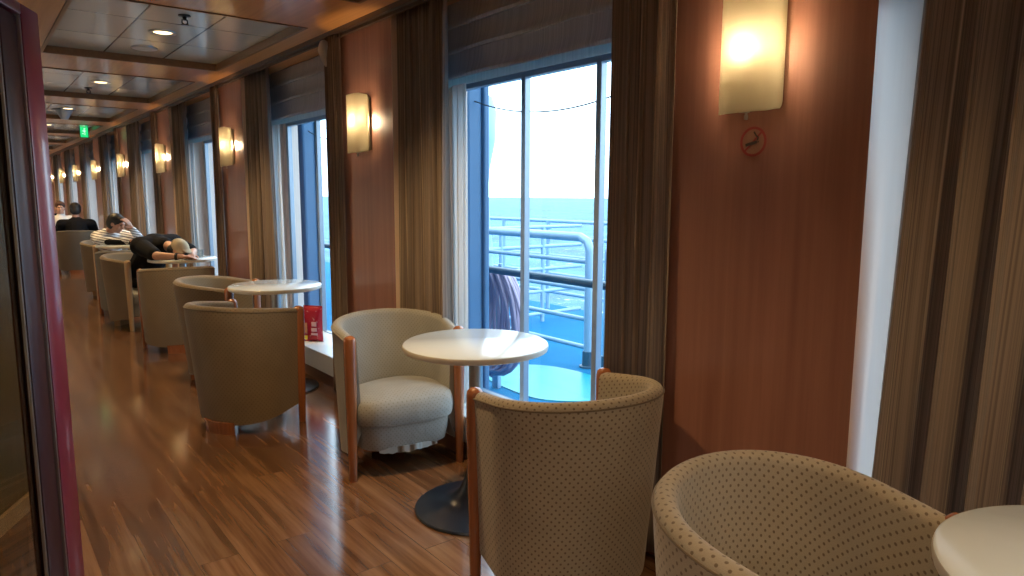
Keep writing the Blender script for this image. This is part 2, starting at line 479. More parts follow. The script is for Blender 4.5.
b = nb(); box(b, XW - .045, XW, -3.0, 25.0, ZC - .028, ZC); box(b, XW - .02, XW, -3.0, 25.0, ZC - .045, ZC - .028)
struct(obj('trim_20', b, 'curtain_rail', smooth=False))

# windows with frame, panes and white ledge
for k in range(-1, NB + 1):
    yn, yf = pier(k - 1) + PW, pier(k) - PW
    e = bpy.data.objects.new('window_%d' % (k + 2), None); COL.objects.link(e); struct(e)
    fb = nb(); z0, z1 = .195, 2.02; x0, x1 = XG - .01, XG + .03; fw = .04
    box(fb, x0, x1, yn, yn + fw, z0, z1, .004); box(fb, x0, x1, yf - fw - .09, yf - .09, z0, z1, .004); yf -= .09
    box(fb, x0, x1, yn + fw, yf - fw, z1 - .062, z1, .004); box(fb, x0, x1, yn + fw, yf - fw, z0, z0 + fw, .004)
    ms = [yf - .66, yf - 1.20]
    for m_ in ms: box(fb, x0, x1, m_ - .016, m_ + .016, z0 + fw, z1 - fw, .004)
    obj('window_frame', fb, 'frame', e, smooth=False)
    ed = [yn + fw] + [v for m_ in ms[::-1] for v in (m_ - .016, m_ + .016)] + [yf - fw]
    for i in range(0, 6, 2):
        g = nb(); quad(g, [(XG + .02, ed[i], z0 + fw), (XG + .02, ed[i + 1], z0 + fw), (XG + .02, ed[i + 1], z1 - fw), (XG + .02, ed[i], z1 - fw)])
        obj('glass_pane', g, 'glass', e, smooth=False)
    s = nb(); yf += .09; box(s, XW, XG, yn, yf, .09, .23, .006); obj('window_sill', s, 'sill', e, smooth=False)
    s = nb(); box(s, XW + .02, XG, yn, yf, 0, .09); obj('sill_plinth', s, 'skirt', e, smooth=False)

# ------------------------------------------------------------------ curtains, blinds, sheers
def curtain_mesh(y0, y1, z0, z1, pitch, amp, seed, x0=2.02, lean=0.0, tight=0.0, skew=0.0):
    rnd = random.Random(seed); bm = nb(); uvl = bm.loops.layers.uv.new('uv')
    L = abs(y1 - y0); N = int(max(40, L / pitch * 16)); K = 18
    ph = rnd.random() * 6; a2 = rnd.random() * 6
    def P(i, j):
        u = i / N; v = j / K
        z = z0 + (z1 - z0) * v
        s = u * L / pitch * 2 * PI
        fade = 1 - .35 * v
        wob = .5 * math.sin(u * 9 + a2) + .25 * math.sin(v * 4 + u * 5 + ph)
        xx = x0 + amp * fade * (1.15 * math.sin(s + ph + wob) - .25 * math.sin(3 * (s + ph + wob)) + .30 * math.sin(1.37 * s + a2 + wob * 2 + v))
        yy = y0 + (y1 - y0) * u + .22 * pitch * math.cos(s + ph + wob) + lean * (v - .5) * u + skew * (.5 - v) * (1 - u)
        yy -= tight * (y1 - y0) * u * math.exp(-((v - .5) / .22) ** 2)
        return (xx, yy, z), (u * L * 2.2, z)
    g = [[None] * (K + 1) for _ in range(N + 1)]; uv = {}
    for i in range(N + 1):
        for j in range(K + 1):
            p, t = P(i, j); v = bm.verts.new(p); g[i][j] = v; uv[v] = t
    for i in range(N):
        for j in range(K):
            f = bm.faces.new((g[i][j], g[i + 1][j], g[i + 1][j + 1], g[i][j + 1]))
            for lp in f.loops: lp[uvl].uv = uv[lp.vert]
    return bm

def make_curtain(label, y0, y1, seed, z0=.245, z1=2.375, pitch=.098, amp=.032, mat='curtain', group=None, x0=1.985, lean=0, name='curtain', cat='curtain', tight=0.0, skew=0.0):
    o = obj(name, curtain_mesh(y0, y1, z0, z1, pitch, amp, seed, x0, lean, tight, skew), mat)
    md = o.modifiers.new('thickness', 'SOLIDIFY'); md.thickness = .002
    return tag(o, label, cat, group)

def blind(k, label, z_bot=1.99):
    yn, yf = pier(k - 1) + PW + .01, pier(k) - PW - .01
    bm = nb(); uvl = bm.loops.layers.uv.new('uv')
    prof = [(2.16, 2.385)]; z = 2.385
    nf = 3; h = (2.385 - z_bot) / nf
    for i in range(nf):
        zt = 2.385 - i * h
        prof += [(2.152, zt - .012), (2.148, zt - h * .5), (2.138, zt - h + .03), (2.128, zt - h + .012), (2.130, zt - h), (2.15, zt - h + .004)]
    rows = []
    NY = 24
    for i, (x, z) in enumerate(prof):
        rows.append([bm.verts.new((x + .003 * math.sin(j * .5 + i), yn + (yf - yn) * j / NY, z + .002 * math.sin(j * .8 + k))) for j in range(NY + 1)])
    for a, c in zip(rows, rows[1:]):
        for j in range(NY):
            f = bm.faces.new((a[j], a[j + 1], c[j + 1], c[j]))
            for lp in f.loops: lp[uvl].uv = (lp.vert.co.y, lp.vert.co.z)
    t = thing('roman_blind', label, 'blind', (0, 0, 0))
    o = obj('blind_folds', bm, 'blind', t); md = o.modifiers.new('thickness', 'SOLIDIFY'); md.thickness = .003
    hb = nb(); uvl = hb.loops.layers.uv.new('uv')
    box(hb, 2.138, 2.146, yn, yf, z_bot - .042, z_bot + .004)
    for f in hb.faces:
        for lp in f.loops: lp[uvl].uv = (lp.vert.co.y, lp.vert.co.z)
    obj('bottom_hem', hb, 'hem', t, smooth=False)
    return t

WN = {0: 'the nearest window at the right edge', 1: 'the big window beside the nearest lamp pier', 2: 'the second window down the corridor', 3: 'the third window down the corridor',
      4: 'the fourth window down the corridor', 5: 'the fifth window down the corridor', 6: 'the sixth window down the corridor', 7: 'the seventh window down the corridor', 8: 'the eighth window down the corridor'}
make_curtain('taupe striped curtain with deep pleats at the right edge of the photo', .872, .02, 11, pitch=.12, amp=.038, x0=2.03, lean=-.04, skew=.07)
blind(0, 'folded grey blind above the nearest window')
for k in range(1, NB):
    yn, yf = pier(k - 1) + PW, pier(k) - PW
    pos = WN[k]
    if k <= 5:
        make_curtain('striped curtain drawn to the far side of %s' % pos, yf + .01, yf - .52, 20 + k, pitch=.115, amp=.036)
        rc = make_curtain('striped curtain gathered on the near side of %s' % pos, yn + (.27 if k == 1 else .15), yn - (.015 if k == 1 else .06), 40 + k, z0=.03, x0=1.925, amp=.02, pitch=.07)
        make_curtain('white sheer behind the far curtain of %s' % pos, yf - .44, yf - .575, 60 + k, pitch=.05, amp=.008, mat='sheer', x0=2.06, z1=1.93, name='sheer_curtain')
        blind(k, 'grey folded roman blind hanging over %s' % pos)
    else:
        make_curtain('brown curtain hanging at %s, tiny in the distance' % pos, yf + .01, yf - .58, 20 + k, pitch=.11)
        blind(k, 'grey folded blind hanging over %s, tiny in the distance' % pos)
# loose pale corner on the near curtain of window two
b = nb(); yy = pier(1) + PW
tube(b, [(1.91, yy + .14, 2.33), (1.88, yy + .10, 2.28), (1.87, yy + .06, 2.22), (1.875, yy + .04, 2.17)], [.028, .03, .018, .006], 10)
for o in COL.objects:
    if o.get('label') == 'striped curtain gathered on the near side of ' + WN[2]: obj('loose_corner', b, 'hem', o)

# ------------------------------------------------------------------ wall lamps
def make_sconce(label):
    t = thing('wall_lamp', label, 'wall lamp', group='wall lamps on the piers')
    # local: x = 0 at the wall, -x into the room ; y along the wall
    b = nb(); box(b, -.012, 0, -.085, .085, -.155, .155, .004); obj('back_plate', b, 'lamp_metal', t)
    # curved frosted glass with rounded corners
    b = nb(); W_, H_, rc = .104, .172, .028; N = 28; K = 36
    def outline(sx, sz):
        return sx, sz
    g = []
    for i in range(N + 1):
        row = []
        u = -1 + 2 * i / N
        for j in range(K + 1):
            v = -1 + 2 * j / K
            y, z = u * W_, v * H_
            ay, az_ = abs(y) - (W_ - rc), abs(z) - (H_ - rc)
            if ay > 0 and az_ > 0:
                d = math.hypot(ay, az_); m = max(ay, az_)
                y = math.copysign(W_ - rc + ay * m / d, y); z = math.copysign(H_ - rc + az_ * m / d, z)
            x = -.088 + .060 * (abs(u) ** 5)
            row.append(b.verts.new((x, y, z)))
        g.append(row)
    for i in range(N):
        for j in range(K): b.faces.new((g[i][j], g[i + 1][j], g[i + 1][j + 1], g[i][j + 1]))
    gs = obj('glass_shade', b, 'shade', t); md = gs.modifiers.new('t', 'SOLIDIFY'); md.thickness = .006; md.offset = 0
    b = nb(); lathe(b, [(0, -.192), (.006, -.190), (.006, -.178), (.004, -.176), (.004, -.150), (0, -.150)], (-.05, 0, 0), 12)
    lathe(b, [(0, -.171), (.016, -.170), (.016, -.166), (0, -.165)], (-.06, 0, 0), 12)
    obj('fixing_pin', b, 'steel', t)
    b = nb(); lathe(b, [(0, -.055), (.014, -.052), (.015, -.02), (.013, -.01), (0, -.008)], (-.046, 0, 0), 14); obj('lamp_socket', b, 'white_plastic', t)
    b = nb(); bmesh.ops.create_uvsphere(b, u_segments=16, v_segments=10, radius=.024)
    for v in b.verts: v.co.z = v.co.z * 1.35 + .018; v.co.x -= .046
    obj('bulb', b, 'bulb', t)
    return t
LN = ['frosted glass wall lamp at top right, above the round no-smoking sticker', 'glowing square wall lamp between the first and second corridor windows']
ordn = ['third', 'fourth', 'fifth', 'sixth', 'seventh', 'eighth', 'ninth']
s0 = None
for k in range(0, 9):
    lab = LN[k] if k < 2 else 'small glowing wall lamp on its pier, %s along the row from the right' % ordn[k - 2]
    if s0 is None: s0 = make_sconce(lab); s = s0
    else: s = dup(s0, label=lab)
    s.location = (XW, pier(k) + .012, 1.787)
# no-smoking sticker
t = thing('no_smoking_sticker', 'round faded red no-smoking sticker under the nearest wall lamp', 'sticker', (XW, pier(0) + .015, 1.533))
M['sticker_red'] = plain('sticker_red', (0.30, 0.04, 0.04), .5, 0, .15)
M['sticker_dark'] = plain('sticker_dark', (0.05, 0.035, 0.03), .5, 0, .15)
M['sticker_clear'] = plain('sticker_film', (0.30, 0.16, 0.11), .35, 0, .05)
def flat(bm, pts, x):
    f = bm.faces.new([bm.verts.new((x, p[0], p[1])) for p in pts])
    r = bmesh.ops.extrude_face_region(bm, geom=[f])
    for v in r['geom']:
        if isinstance(v, bmesh.types.BMVert): v.co.x -= .0006
b = nb(); flat(b, [(.045 * math.cos(a), .045 * math.sin(a)) for a in [2 * PI * i / 36 for i in range(36)]], 0); obj('film', b, 'sticker_clear', t)
b = nb(); n = 40
for i in range(n):
    a0, a1 = 2 * PI * i / n, 2 * PI * (i + 1) / n
    flat(b, [(.046 * math.cos(a0), .046 * math.sin(a0)), (.046 * math.cos(a1), .046 * math.sin(a1)), (.038 * math.cos(a1), .038 * math.sin(a1)), (.038 * math.cos(a0), .038 * math.sin(a0))], -.0008)
def bar(bm, p, q, wd, x):
    d = Vector(q) - Vector(p); d.normalize(); nn = Vector((-d.y, d.x)) * wd / 2
    flat(bm, [Vector(p) + nn, Vector(q) + nn, Vector(q) - nn, Vector(p) - nn], x)
# y grows away from the camera, i.e. to the left in the photo
bar(b, (-.028, .028), (.028, -.028), .006, -.0008)
obj('ring', b, 'sticker_red', t)
b = nb(); bar(b, (.026, -.010), (-.014, -.001), .009, -.0016)
for p, q in (((-.014, .004), (-.018, .012)), ((-.018, .012), (-.010, .018)), ((-.010, .018), (-.002, .030)), ((-.016, -.001), (-.020, -.001))): bar(b, p, q, .0045, -.0016)
obj('cigarette', b, 'sticker_dark', t)

# ------------------------------------------------------------------ downlights, added fill lights
def make_down(label):
    t = thing('downlight', label, 'ceiling light', group='ceiling downlights')
    b = nb(); lathe(b, [(.058, .0), (.060, -.006), (.082, -.008), (.086, -.003), (.086, 0), (.058, 0)], n=36); obj('ring', b, 'steel', t)
    b = nb(); lathe(b, [(0, -.004), (.05, -.0045), (.059, -.001), (0, -.001)], n=30); obj('diffuser', b, 'disc', t)
    return t
d0 = None
dn = ['over the nearest coffer', 'over the coffer just above the camera', 'in the large tiled ceiling coffer at top left', 'in the second coffer down the ceiling', 'in the third coffer down the ceiling', 'in the fourth coffer down the ceiling', 'in the fifth coffer down the ceiling',
      'in the sixth coffer down the ceiling', 'in the seventh coffer down the ceiling', 'in the eighth coffer down the ceiling']
for i, k in enumerate(range(-2, 8)):
    lab = 'round warm downlight ' + dn[i]
    if d0 is None: d0 = make_down(lab); d = d0
    else: d = dup(d0, label=lab)
    d.location = (1.142, 5.245 + BAY * k, ZP)
    ld = bpy.data.lights.new('ceiling_beam', 'SPOT'); ld.energy = DOWN_W; ld.color = (1, .66, .30); ld.spot_size = R(120); ld.spot_blend = .7; ld.shadow_soft_size = .05
    lo = bpy.data.objects.new('ceiling_beam', ld); COL.objects.link(lo); lo.parent = d; lo.location = (0, 0, -.02)
for i, (x, y, lab) in enumerate(((-.9, 1.9, 'left of the camera, just ahead'), (-.9, .3, 'left of the camera'), (-.6, -1.3, 'behind the camera on the left'), (.9, -2.2, 'behind the camera on the right'))):  # made-up fill lights out of view, added to brighten surfaces facing the camera
    d = dup(d0, (x, y, ZC), label='round fill light added to the soffit ' + lab)
    ld = bpy.data.lights.new('ceiling_beam', 'SPOT'); ld.energy = FILL_W; ld.color = (1, .92, .83); ld.spot_size = R(150); ld.spot_blend = .7; ld.shadow_soft_size = .08
    lo = bpy.data.objects.new('ceiling_beam', ld); COL.objects.link(lo); lo.parent = d; lo.location = (0, 0, -.02)
# unlit round fitting behind the first downlight
b = nb(); lathe(b, [(0, -.006), (.055, -.007), (.07, -.012), (.085, -.008), (.088, 0), (0, 0)], n=32)
o = obj('ceiling_speaker', b, 'steel'); o.location = (1.15, 5.88, ZP); tag(o, 'unlit round ceiling fitting just behind the nearest downlight', 'ceiling fitting')
def detector(lab, x, y):
    t = thing('sprinkler', lab, 'sprinkler', (x, y, ZP))
    b = nb(); lathe(b, [(0, 0), (.035, 0), (.036, -.006), (.012, -.010), (.010, -.03), (0, -.03)], n=20); obj('rose', b, 'black', t)
    b = nb(); tube(b, [(-.014, 0, -.025), (-.016, 0, -.045), (0, 0, -.055), (.016, 0, -.045), (.014, 0, -.025)], .004, 8); lathe(b, [(0, -.052), (.024, -.054), (.024, -.058), (0, -.060)], n=16); obj('sprinkler_head', b, 'black', t)
    return t
detector('black sprinkler head in the large tiled coffer at top left', 1.146, 4.68)
detector('small dark sprinkler head in the second ceiling coffer', 1.10, 8.42)
# pale cone-shaped fitting
t = thing('cone_fitting', 'pale cone-shaped fitting under a dark ceiling plate, far down the corridor', 'ceiling fitting', (1.12, 10.8, ZC + .03))
b = nb(); lathe(b, [(0, .03), (.13, .03), (.13, .015), (0, .015)], n=24); obj('plate', b, 'black', t)
b = nb(); lathe(b, [(0, .015), (.10, .015), (.085, -.02), (.055, -.07), (.04, -.10), (0, -.10)], n=24); obj('cone', b, 'grey_plastic', t)
# green exit sign
M['sign_green'] = emit('sign_green_light', (0.02, 0.75, 0.22), 1.1); M['sign_white'] = emit('sign_pale_light', (0.55, 1, 0.7), 1.2)
t = thing('exit_sign', 'small green illuminated escape sign hanging from the ceiling', 'sign', (1.645, 13.4, 2.27))
b = nb(); box(b, -.065, .065, 0, .03, 0, .19, .004); obj('sign_case', b, 'black', t)
b = nb(); box(b, -.055, .055, -.004, 0, .01, .18); obj('sign_panel', b, 'sign_green', t)
b = nb(); box(b, -.01, .012, -.007, -.004, .09, .13); box(b, -.004, .016, -.007, -.004, .135, .155); box(b, -.03, -.008, -.007, -.004, .06, .075); box(b, .004, .014, -.007, -.004, .045, .09); box(b, -.03, .03, -.007, -.004, .105, .115)
obj('running_figure', b, 'sign_white', t)
b = nb(); box(b, -.004, .004, .01, .02, .19, ZC - 2.27 + .001); obj('hanger', b, 'black', t)

# ------------------------------------------------------------------ dark red glass partition at the left
t = thing('glass_partition', 'dark red framed glass partition panel at the left edge of the photo', 'partition', (.202, 2.35, 0), R(180 - 23.7))
# local +y runs from the free edge back towards the camera ; the local -x side faces the corridor
fc = nb(); box(fc, -.0, .05, 0, .112, 0, 1.852, .005); box(fc, -.0, .05, .112, 1.15, 1.822, 1.852, .004); box(fc, 0, .05, 1.06, 1.15, 0, 1.822, .005)
for v in fc.verts: pass
obj('outer_frame', fc, 'red', t)
b = nb(); box(b, .004, .03, .112, .119, 0, 1.822); obj('metal_strip', b, 'steel', t)
b = nb(); box(b, .010, .045, .119, .215, .02, 1.818, .004); box(b, .010, .045, .96, 1.05, .02, 1.818, .004)
box(b, .010, .045, .215, .96, 1.800, 1.818, .002); box(b, .010, .045, .215, .96, .02, .12, .004); obj('leaf_frame', b, 'red_dark', t)
b = nb(); box(b, .014, .020, .215, .223, .12, 1.80); box(b, .014, .020, .223, .96, 1.792, 1.80); obj('glazing_bead', b, 'steel', t)
b = nb(); box(b, .025, .031, .215, .96, .12, 1.80); obj('glass_pane', b, 'clear', t, smooth=False)

# ------------------------------------------------------------------ tables
def make_table(label):
    t = thing('round_table', label, 'table', group='round white pedestal tables')
    b = nb(); lathe(b, [(0, .742), (.303, .742), (.309, .738), (.309, .7375)], n=72); lathe(b, [(.309, .7375), (.3115, .730), (.309, .716), (.295, .711), (0, .711)], n=72, mi=1)
    obj('tabletop', b, ['table_white', 'table_edge'], t)
    b = nb(); lathe(b, [(.10, .711), (.10, .703), (.030, .700), (.030, .25), (.026, .25)], n=28); obj('column', b, 'column', t)
    b = nb(); lathe(b, [(0, 0), (.266, 0), (.270, .006), (.266, .013), (.235, .020), (.17, .030), (.115, .048), (.075, .085), (.050, .14), (.037, .20), (.031, .27), (0, .27)], n=64); obj('base', b, 'base', t)
    return t
t0 = make_table('white round table in front of the big window, empty top')
t0.location = (1.676, 2.38, 0)
TB = [((1.46, .175), 'white round table cut off by the bottom right corner', 0), ((1.668, 4.79), 'white round table beside the red snack packet on the ledge', 0),
      ((1.66, 7.37), 'white round table the black-clad sleeper is slumped on', 0), ((1.53, 9.72), 'white round table with a black bag under the striped shirt arm', 0),
      ((1.45, 15.3), 'distant white table beyond the black-shirted person', 0)]
for (x, y), lab, _ in TB: dup(t0, (x, y, 0), 0, lab)

# ------------------------------------------------------------------ tub chairs
def chair_path(n=56):
    """top outline from the left post round the back to the right post: (x, y, tangent param)"""
    pts = []; a, bk, st = .285, .31, -.17
    k = 8
    for i in range(k): pts.append((-.272 - .013 * i / k, st * i / k))
    m = n - 2 * k
    for i in range(m + 1):
        th = PI * i / m
        pts.append((-a * math.cos(th), st - bk * math.sin(th) ** 0.92))
    for i in range(k - 1, -1, -1): pts.append((.272 + .013 * i / k, st * i / k))
    return pts
def make_chair(label, fab='fab', post='post_wood', cush='cushion', lining=False):
    t = thing('tub_chair', label, 'chair', group='tub chairs along the windows')
    top = [(x * 1.08, y * .97) for x, y in chair_path()]; n = len(top)
    TH = .052
    # arc length
    al = [0]
    for i in range(1, n): al.append(al[-1] + math.dist(top[i], top[i - 1]))
    Ltot = al[-1]
    def inner_n(i):
        a = Vector(top[max(0, i - 1)]); c = Vector(top[min(n - 1, i + 1)]); d = (c - a).normalized()
        return Vector((d.y, -d.x)) * -1 if False else Vector((-d.y, d.x)) * -1
    def frac(i): return math.sin(PI * al[i] / Ltot)           # 0 at posts, 1 at the back
    def outer(i, z):
        x, y = top[i]; q = max(0, 1 - z / .70); f = frac(i)
        return Vector((x * (1 - .09 * q), y * (1 - .20 * q * f)))
    bm = nb(); uvl = bm.loops.layers.uv.new('uv'); g = []; uv = {}
    for i in range(n):
        f = frac(i) ** 1.0; zt = .698 + .055 * f ** .9; zb = .115 - .06 * f ** 1.2
        inn = inner_n(i); 
        c = Vector((0, -.2)) - Vector(top[i])
        if inn.dot(c) < 0: inn = -inn
        sec = []
        for j in range(11):
            z = zb + (zt - .026 - zb) * j / 10; sec.append((0, z))
        for j in range(1, 8):
            th = PI * j / 8; sec.append((TH / 2 - TH / 2 * math.cos(th), zt - .026 + .026 * math.sin(th)))
        for j in range(9):
            z = zt - .026 - (zt - .026 - .24) * j / 8; sec.append((TH, z))
        row = []; cum = 0; lastp = None
        for off, z in sec:
            o2 = outer(i, z) + inn * off
            p = Vector((o2.x, o2.y, z))
            if lastp is not None: cum += (p - lastp).length
            lastp = p
            v = bm.verts.new(p); uv[v] = (al[i], zb + cum); row.append(v)
        g.append(row)
    S = len(g[0])
    for i in range(n - 1):
        for j in range(S - 1):
            fc = bm.faces.new((g[i][j], g[i + 1][j], g[i + 1][j + 1], g[i][j + 1]))
            for lp in fc.loops: lp[uvl].uv = uv[lp.vert]
        fc = bm.faces.new((g[i][0], g[i][S - 1], g[i + 1][S - 1], g[i + 1][0]))
        for lp in fc.loops: lp[uvl].uv = uv[lp.vert]
    bm.faces.new(g[0]); bm.faces.new(g[-1][::-1])
    shell = obj('shell', bm, fab, t)
    pb = nb(); tube(pb, [g_ for g_ in [Vector((*(outer(i, .70)), .698 + .055 * frac(i) ** .9 - .022)) for i in range(n)]], .0035, 6); obj('piping', pb, fab, shell)
    # wooden front posts
    for s in (-1, 1):
        b = nb(); lathe(b, [(0, 0), (.018, 0), (.020, .006), (.025, .30), (.030, .60), (.030, .682), (.027, .699), (.016, .709), (0, .712)], (s * .278, .012, 0), 24)
        for v in b.verts: v.co.y = .012 + (v.co.y - .012) * 1.05
        obj('front_post', b, post, t)
    # seat cushion
    def outline(sc_, front, n2=48):
        out = []
        for i in range(n2):
            a = 2 * PI * i / n2; cx, cy = math.cos(a), math.sin(a)
            e = .55 if cy > 0 else .95
            x = .260 * math.copysign(abs(cx) ** (.5 if cy > 0 else .85), cx); y = (.205 if cy < 0 else .15 + front) * math.copysign(abs(cy) ** e, cy)
            out.append((x * sc_, -.14 + y * sc_))
        return out
    def rings(levels, front):
        bm = nb(); uvl = bm.loops.layers.uv.new('uv'); R_ = []
        for sc_, z, crown in levels:
            R_.append([bm.verts.new((x, y, z + crown * math.cos(x * 5) - .006 * math.sin(y * 20 + x * 9) * (crown > 0))) for x, y in outline(sc_, front)])
        for a, c in zip(R_, R_[1:]):
            m = len(a)
            for i in range(m):
                f = bm.faces.new((a[i], a[(i + 1) % m], c[(i + 1) % m], c[i]))
        bm.faces.new(R_[0][::-1]); bm.faces.new(R_[-1])
        for f in bm.faces:
            f.normal_update(); flat_ = abs(f.normal.z) > .6
            for lp in f.loops:
                co = lp.vert.co; lp[uvl].uv = (co.x, co.y) if flat_ else (math.atan2(co.y + .14, co.x) * .24, co.z)
        return bm
    obj('seat_cushion', rings([(.92, .262, 0), (.98, .268, 0), (1.0, .285, 0), (1.015, .318, 0), (1.0, .350, 0), (.965, .374, .003), (.90, .388, .006), (.75, .398, .010), (.5, .404, .012), (.2, .406, .013)], .07), cush, t)
    obj('seat_base', rings([(.80, .125, 0), (.87, .135, 0), (.92, .19, 0), (.94, .24, 0), (.94, .262, 0)], .05), cush, t)
    if lining:
        b = nb(); rr = random.Random(3)
        zs = [.118, .112, .116, .106, .110, .104, .112, .098, .092, .108, .101, .112, .095, .110, .106, .118]
        for i in range(15):
            xa, xb = -.15 + i * .02, -.13 + i * .02
            for o_ in (0,):
                va = [b.verts.new((x_, .045 - 1.1 * x_ * x_ + d_, z_)) for x_, z_, d_ in ((xa, .145, 0), (xb, .145, 0), (xb, zs[i + 1] * .4 + .075, .006), (xa, zs[i] * .4 + .075, .006))]
                f_ = b.faces.new(va); r_ = bmesh.ops.extrude_face_region(b, geom=[f_])
                for v in r_['geom']:
                    if isinstance(v, bmesh.types.BMVert): v.co.y -= .004
        bmesh.ops.remove_doubles(b, verts=b.verts, dist=.0005)
        obj('torn_lining', b, 'lining', t)
    # rear foot, a wooden segment under the back
    b = nb(); m = 12; vs = []
    for i in range(m + 1):
        a = R(-90 - 32 + 64 * i / m)
        vs.append([b.verts.new((r_ * math.cos(a), -.165 + r_ * math.sin(a), z)) for r_, z in ((.17, 0), (.225, 0), (.235, .075), (.17, .075))])
    for a, c in zip(vs, vs[1:]):
        for q in range(4): b.faces.new((a[q], a[(q + 1) % 4], c[(q + 1) % 4], c[q]))
    b.faces.new(vs[0]); b.faces.new(vs[-1][::-1]); obj('rear_foot', b, post, t, smooth=False)
    # underframe, hidden dark board
    return t
def face(fx, fy): return math.atan2(fy, fx) - PI / 2
protoB = make_chair('large beige dotted tub chair seen from behind, in front of the big window')
protoB.location = (1.605, 1.845, 0); protoB.rotation_euler[2] = R(-8)
def place(proto, x, y, fx, fy, lab): return dup(proto, (x, y, 0), face(fx, fy), lab)
place(protoB, 1.30, .52, -.05, -.998, 'beige dotted tub chair cut off at the bottom right, its rim facing up')
cC = make_chair('grey-beige tub chair facing the camera with a worn seat cushion', 'fab_pale', 'post_wood', 'cushion', True)
cC.location = (1.645, 2.93, 0); cC.rotation_euler[2] = R(170)
cD = make_chair('brown tub chair seen from behind, beside the ledge with the snack packet', 'fab_olive'); cD.location = (1.39, 4.23, 0); cD.rotation_euler[2] = R(-65)
place(cD, 1.58, 5.27, .80, -.60, 'brown tub chair behind the second table, its pale rim and inner back showing')
place(cD, 1.455, 6.76, .14, .99, 'brown tub chair seen from behind, in front of the sleeping person')
cG = make_chair('pale-posted brown tub chair the sleeping person sits in', 'fab_olive', 'pale_post'); cG.location = (1.45, 7.92, 0); cG.rotation_euler[2] = face(.6, -.8)
cH = make_chair('dark grey tub chair back in front of the striped shirt', 'fab_grey', 'post_wood'); cH.location = (1.43, 9.05, 0); cH.rotation_euler[2] = face(.12, 1)
place(cG, 1.54, 10.47, .43, -.9, 'pale-posted tub chair the person in the striped shirt sits in')
cJ = make_chair('dark brown tub chair the person in black sits in, seen from behind', 'fab_dark'); cJ.location = (1.50, 14.2, 0); cJ.rotation_euler[2] = face(.1, 1)
place(cJ, 1.52, 16.4, 0, -1, 'distant tub chair of the person in white facing the camera')

# ------------------------------------------------------------------ small things
t = thing('snack_packet', 'shiny red snack packet standing on the white window ledge', 'snack packet', (2.07, 5.13, .23), R(-52))
def pillow(bm, w_, h_, d_, z0=0.0):
    N, K = 12, 14
    for s in (-1, 1):
        g = []
        for i in range(N + 1):
            row = []
            for j in range(K + 1):
                u = -1 + 2 * i / N; v = j / K
                th = (1 - u ** 4) * (math.sin(PI * min(1, max(0, (1 - v) * 1.0 + .0))) ** .5 if 0 < v < 1 else 0) * (1.0 if v > .0 else .3)
                row.append(bm.verts.new((u * w_ / 2 * (1 - .06 * math.sin(v * PI)), s * th * d_ / 2, z0 + v * h_)))
            g.append(row)
        for i in range(N):
            for j in range(K): bm.faces.new((g[i][j], g[i + 1][j], g[i + 1][j + 1], g[i][j + 1]))
    bmesh.ops.remove_doubles(bm, verts=bm.verts, dist=.0008)
b = nb(); pillow(b, .165, .275, .07); obj('foil_bag', b, 'packet', t)
b = nb(); box(b, -.080, .080, -.002, .002, .262, .282); obj('top_seal', b, 'packet', t)
b = nb(); box(b, .002, .048, -.040, -.036, .085, .112, .001); box(b, .006, .046, -.041, -.037, .125, .160, .001); box(b, -.002, .052, -.037, -.033, .055, .072, .001); obj('printed_panel', b, 'packet_pink', t)
b = nb(); box(b, -.062, -.034, -.037, -.033, .02, .05, .001); obj('printed_badge', b, 'packet_yellow', t)
b = nb(); box(b, -.064, -.034, -.038, -.034, .07, .15, .001); obj('food_picture', b, 'packet_orange', t)

b = nb(); lathe(b, [(0, 0), (.026, 0), (.032, .07), (.030, .07), (.024, .006), (0, .006)], n=20)
o = obj('drinking_glass', b, 'tumbler'); o.location = (1.84, 7.42, .742); tag(o, 'small clear drinking glass on the table of the sleeping person', 'glass')
b = nb(); box(b, -.20, .20, -.09, .09, 0, .085, .03)
for v in b.verts: v.co.z *= 1 - .35 * abs(v.co.x / .20) ** 2; v.co.y += .02 * math.sin(v.co.x * 20)
t = thing('handbag', 'black bag lying on the table under the striped sleeves', 'bag', (1.53, 9.80, .742), R(-35)); obj('bag_body', b, 'black_cloth', t)
b = nb(); tube(b, spline([(.10, -.05, .06), (.17, -.09, .03), (.22, -.04, .01), (.18, .03, .02), (.11, .03, .055)], 6), .008, 8); obj('strap', b, 'black_cloth', t)

# ------------------------------------------------------------------ people
def capsule(bm, p, r, q, s, n=14, flat=1.0, fdir=None):
    p, q = Vector(p), Vector(q); d = q - p; L = max(d.length, 1e-5); d.normalize()
    up = Vector(fdir) if fdir else (Vector((0, 0, 1)) if abs(d.z) < .9 else Vector((1, 0, 0)))
    a = d.cross(up).normalized(); c = d.cross(a)
    rings = []
    prof = []
    for i in range(5):
        th = PI / 2 * i / 4; prof.append((r * math.sin(th), -r * math.cos(th)))
    for i in range(5):
        th = PI / 2 * i / 4; prof.append((s * math.cos(th), L + s * math.sin(th)))
    for rr, z in prof:
        if rr < 1e-5: rings.append([bm.verts.new(p + d * z)])
        else: rings.append([bm.verts.new(p + d * z + (a * math.cos(2 * PI * k / n) + c * math.sin(2 * PI * k / n) * flat) * rr) for k in range(n)])
    for A, B in zip(rings, rings[1:]):
        for i in range(n):
            j = (i + 1) % n
            if len(A) == 1: bm.faces.new((A[0], B[i], B[j]))
            elif len(B) == 1: bm.faces.new((A[i], A[j], B[0]))
            else: bm.faces.new((A[i], A[j], B[j], B[i]))

def ell(bm, c, rx, ry, rz, rot=None):
    g = bmesh.ops.create_uvsphere(bm, u_segments=20, v_segments=14, radius=1)
    m = rot.to_3x3() if rot else Matrix.Identity(3)
    for v in g['verts']: v.co = Vector(c) + m @ Vector((v.co.x * rx, v.co.y * ry, v.co.z * rz))

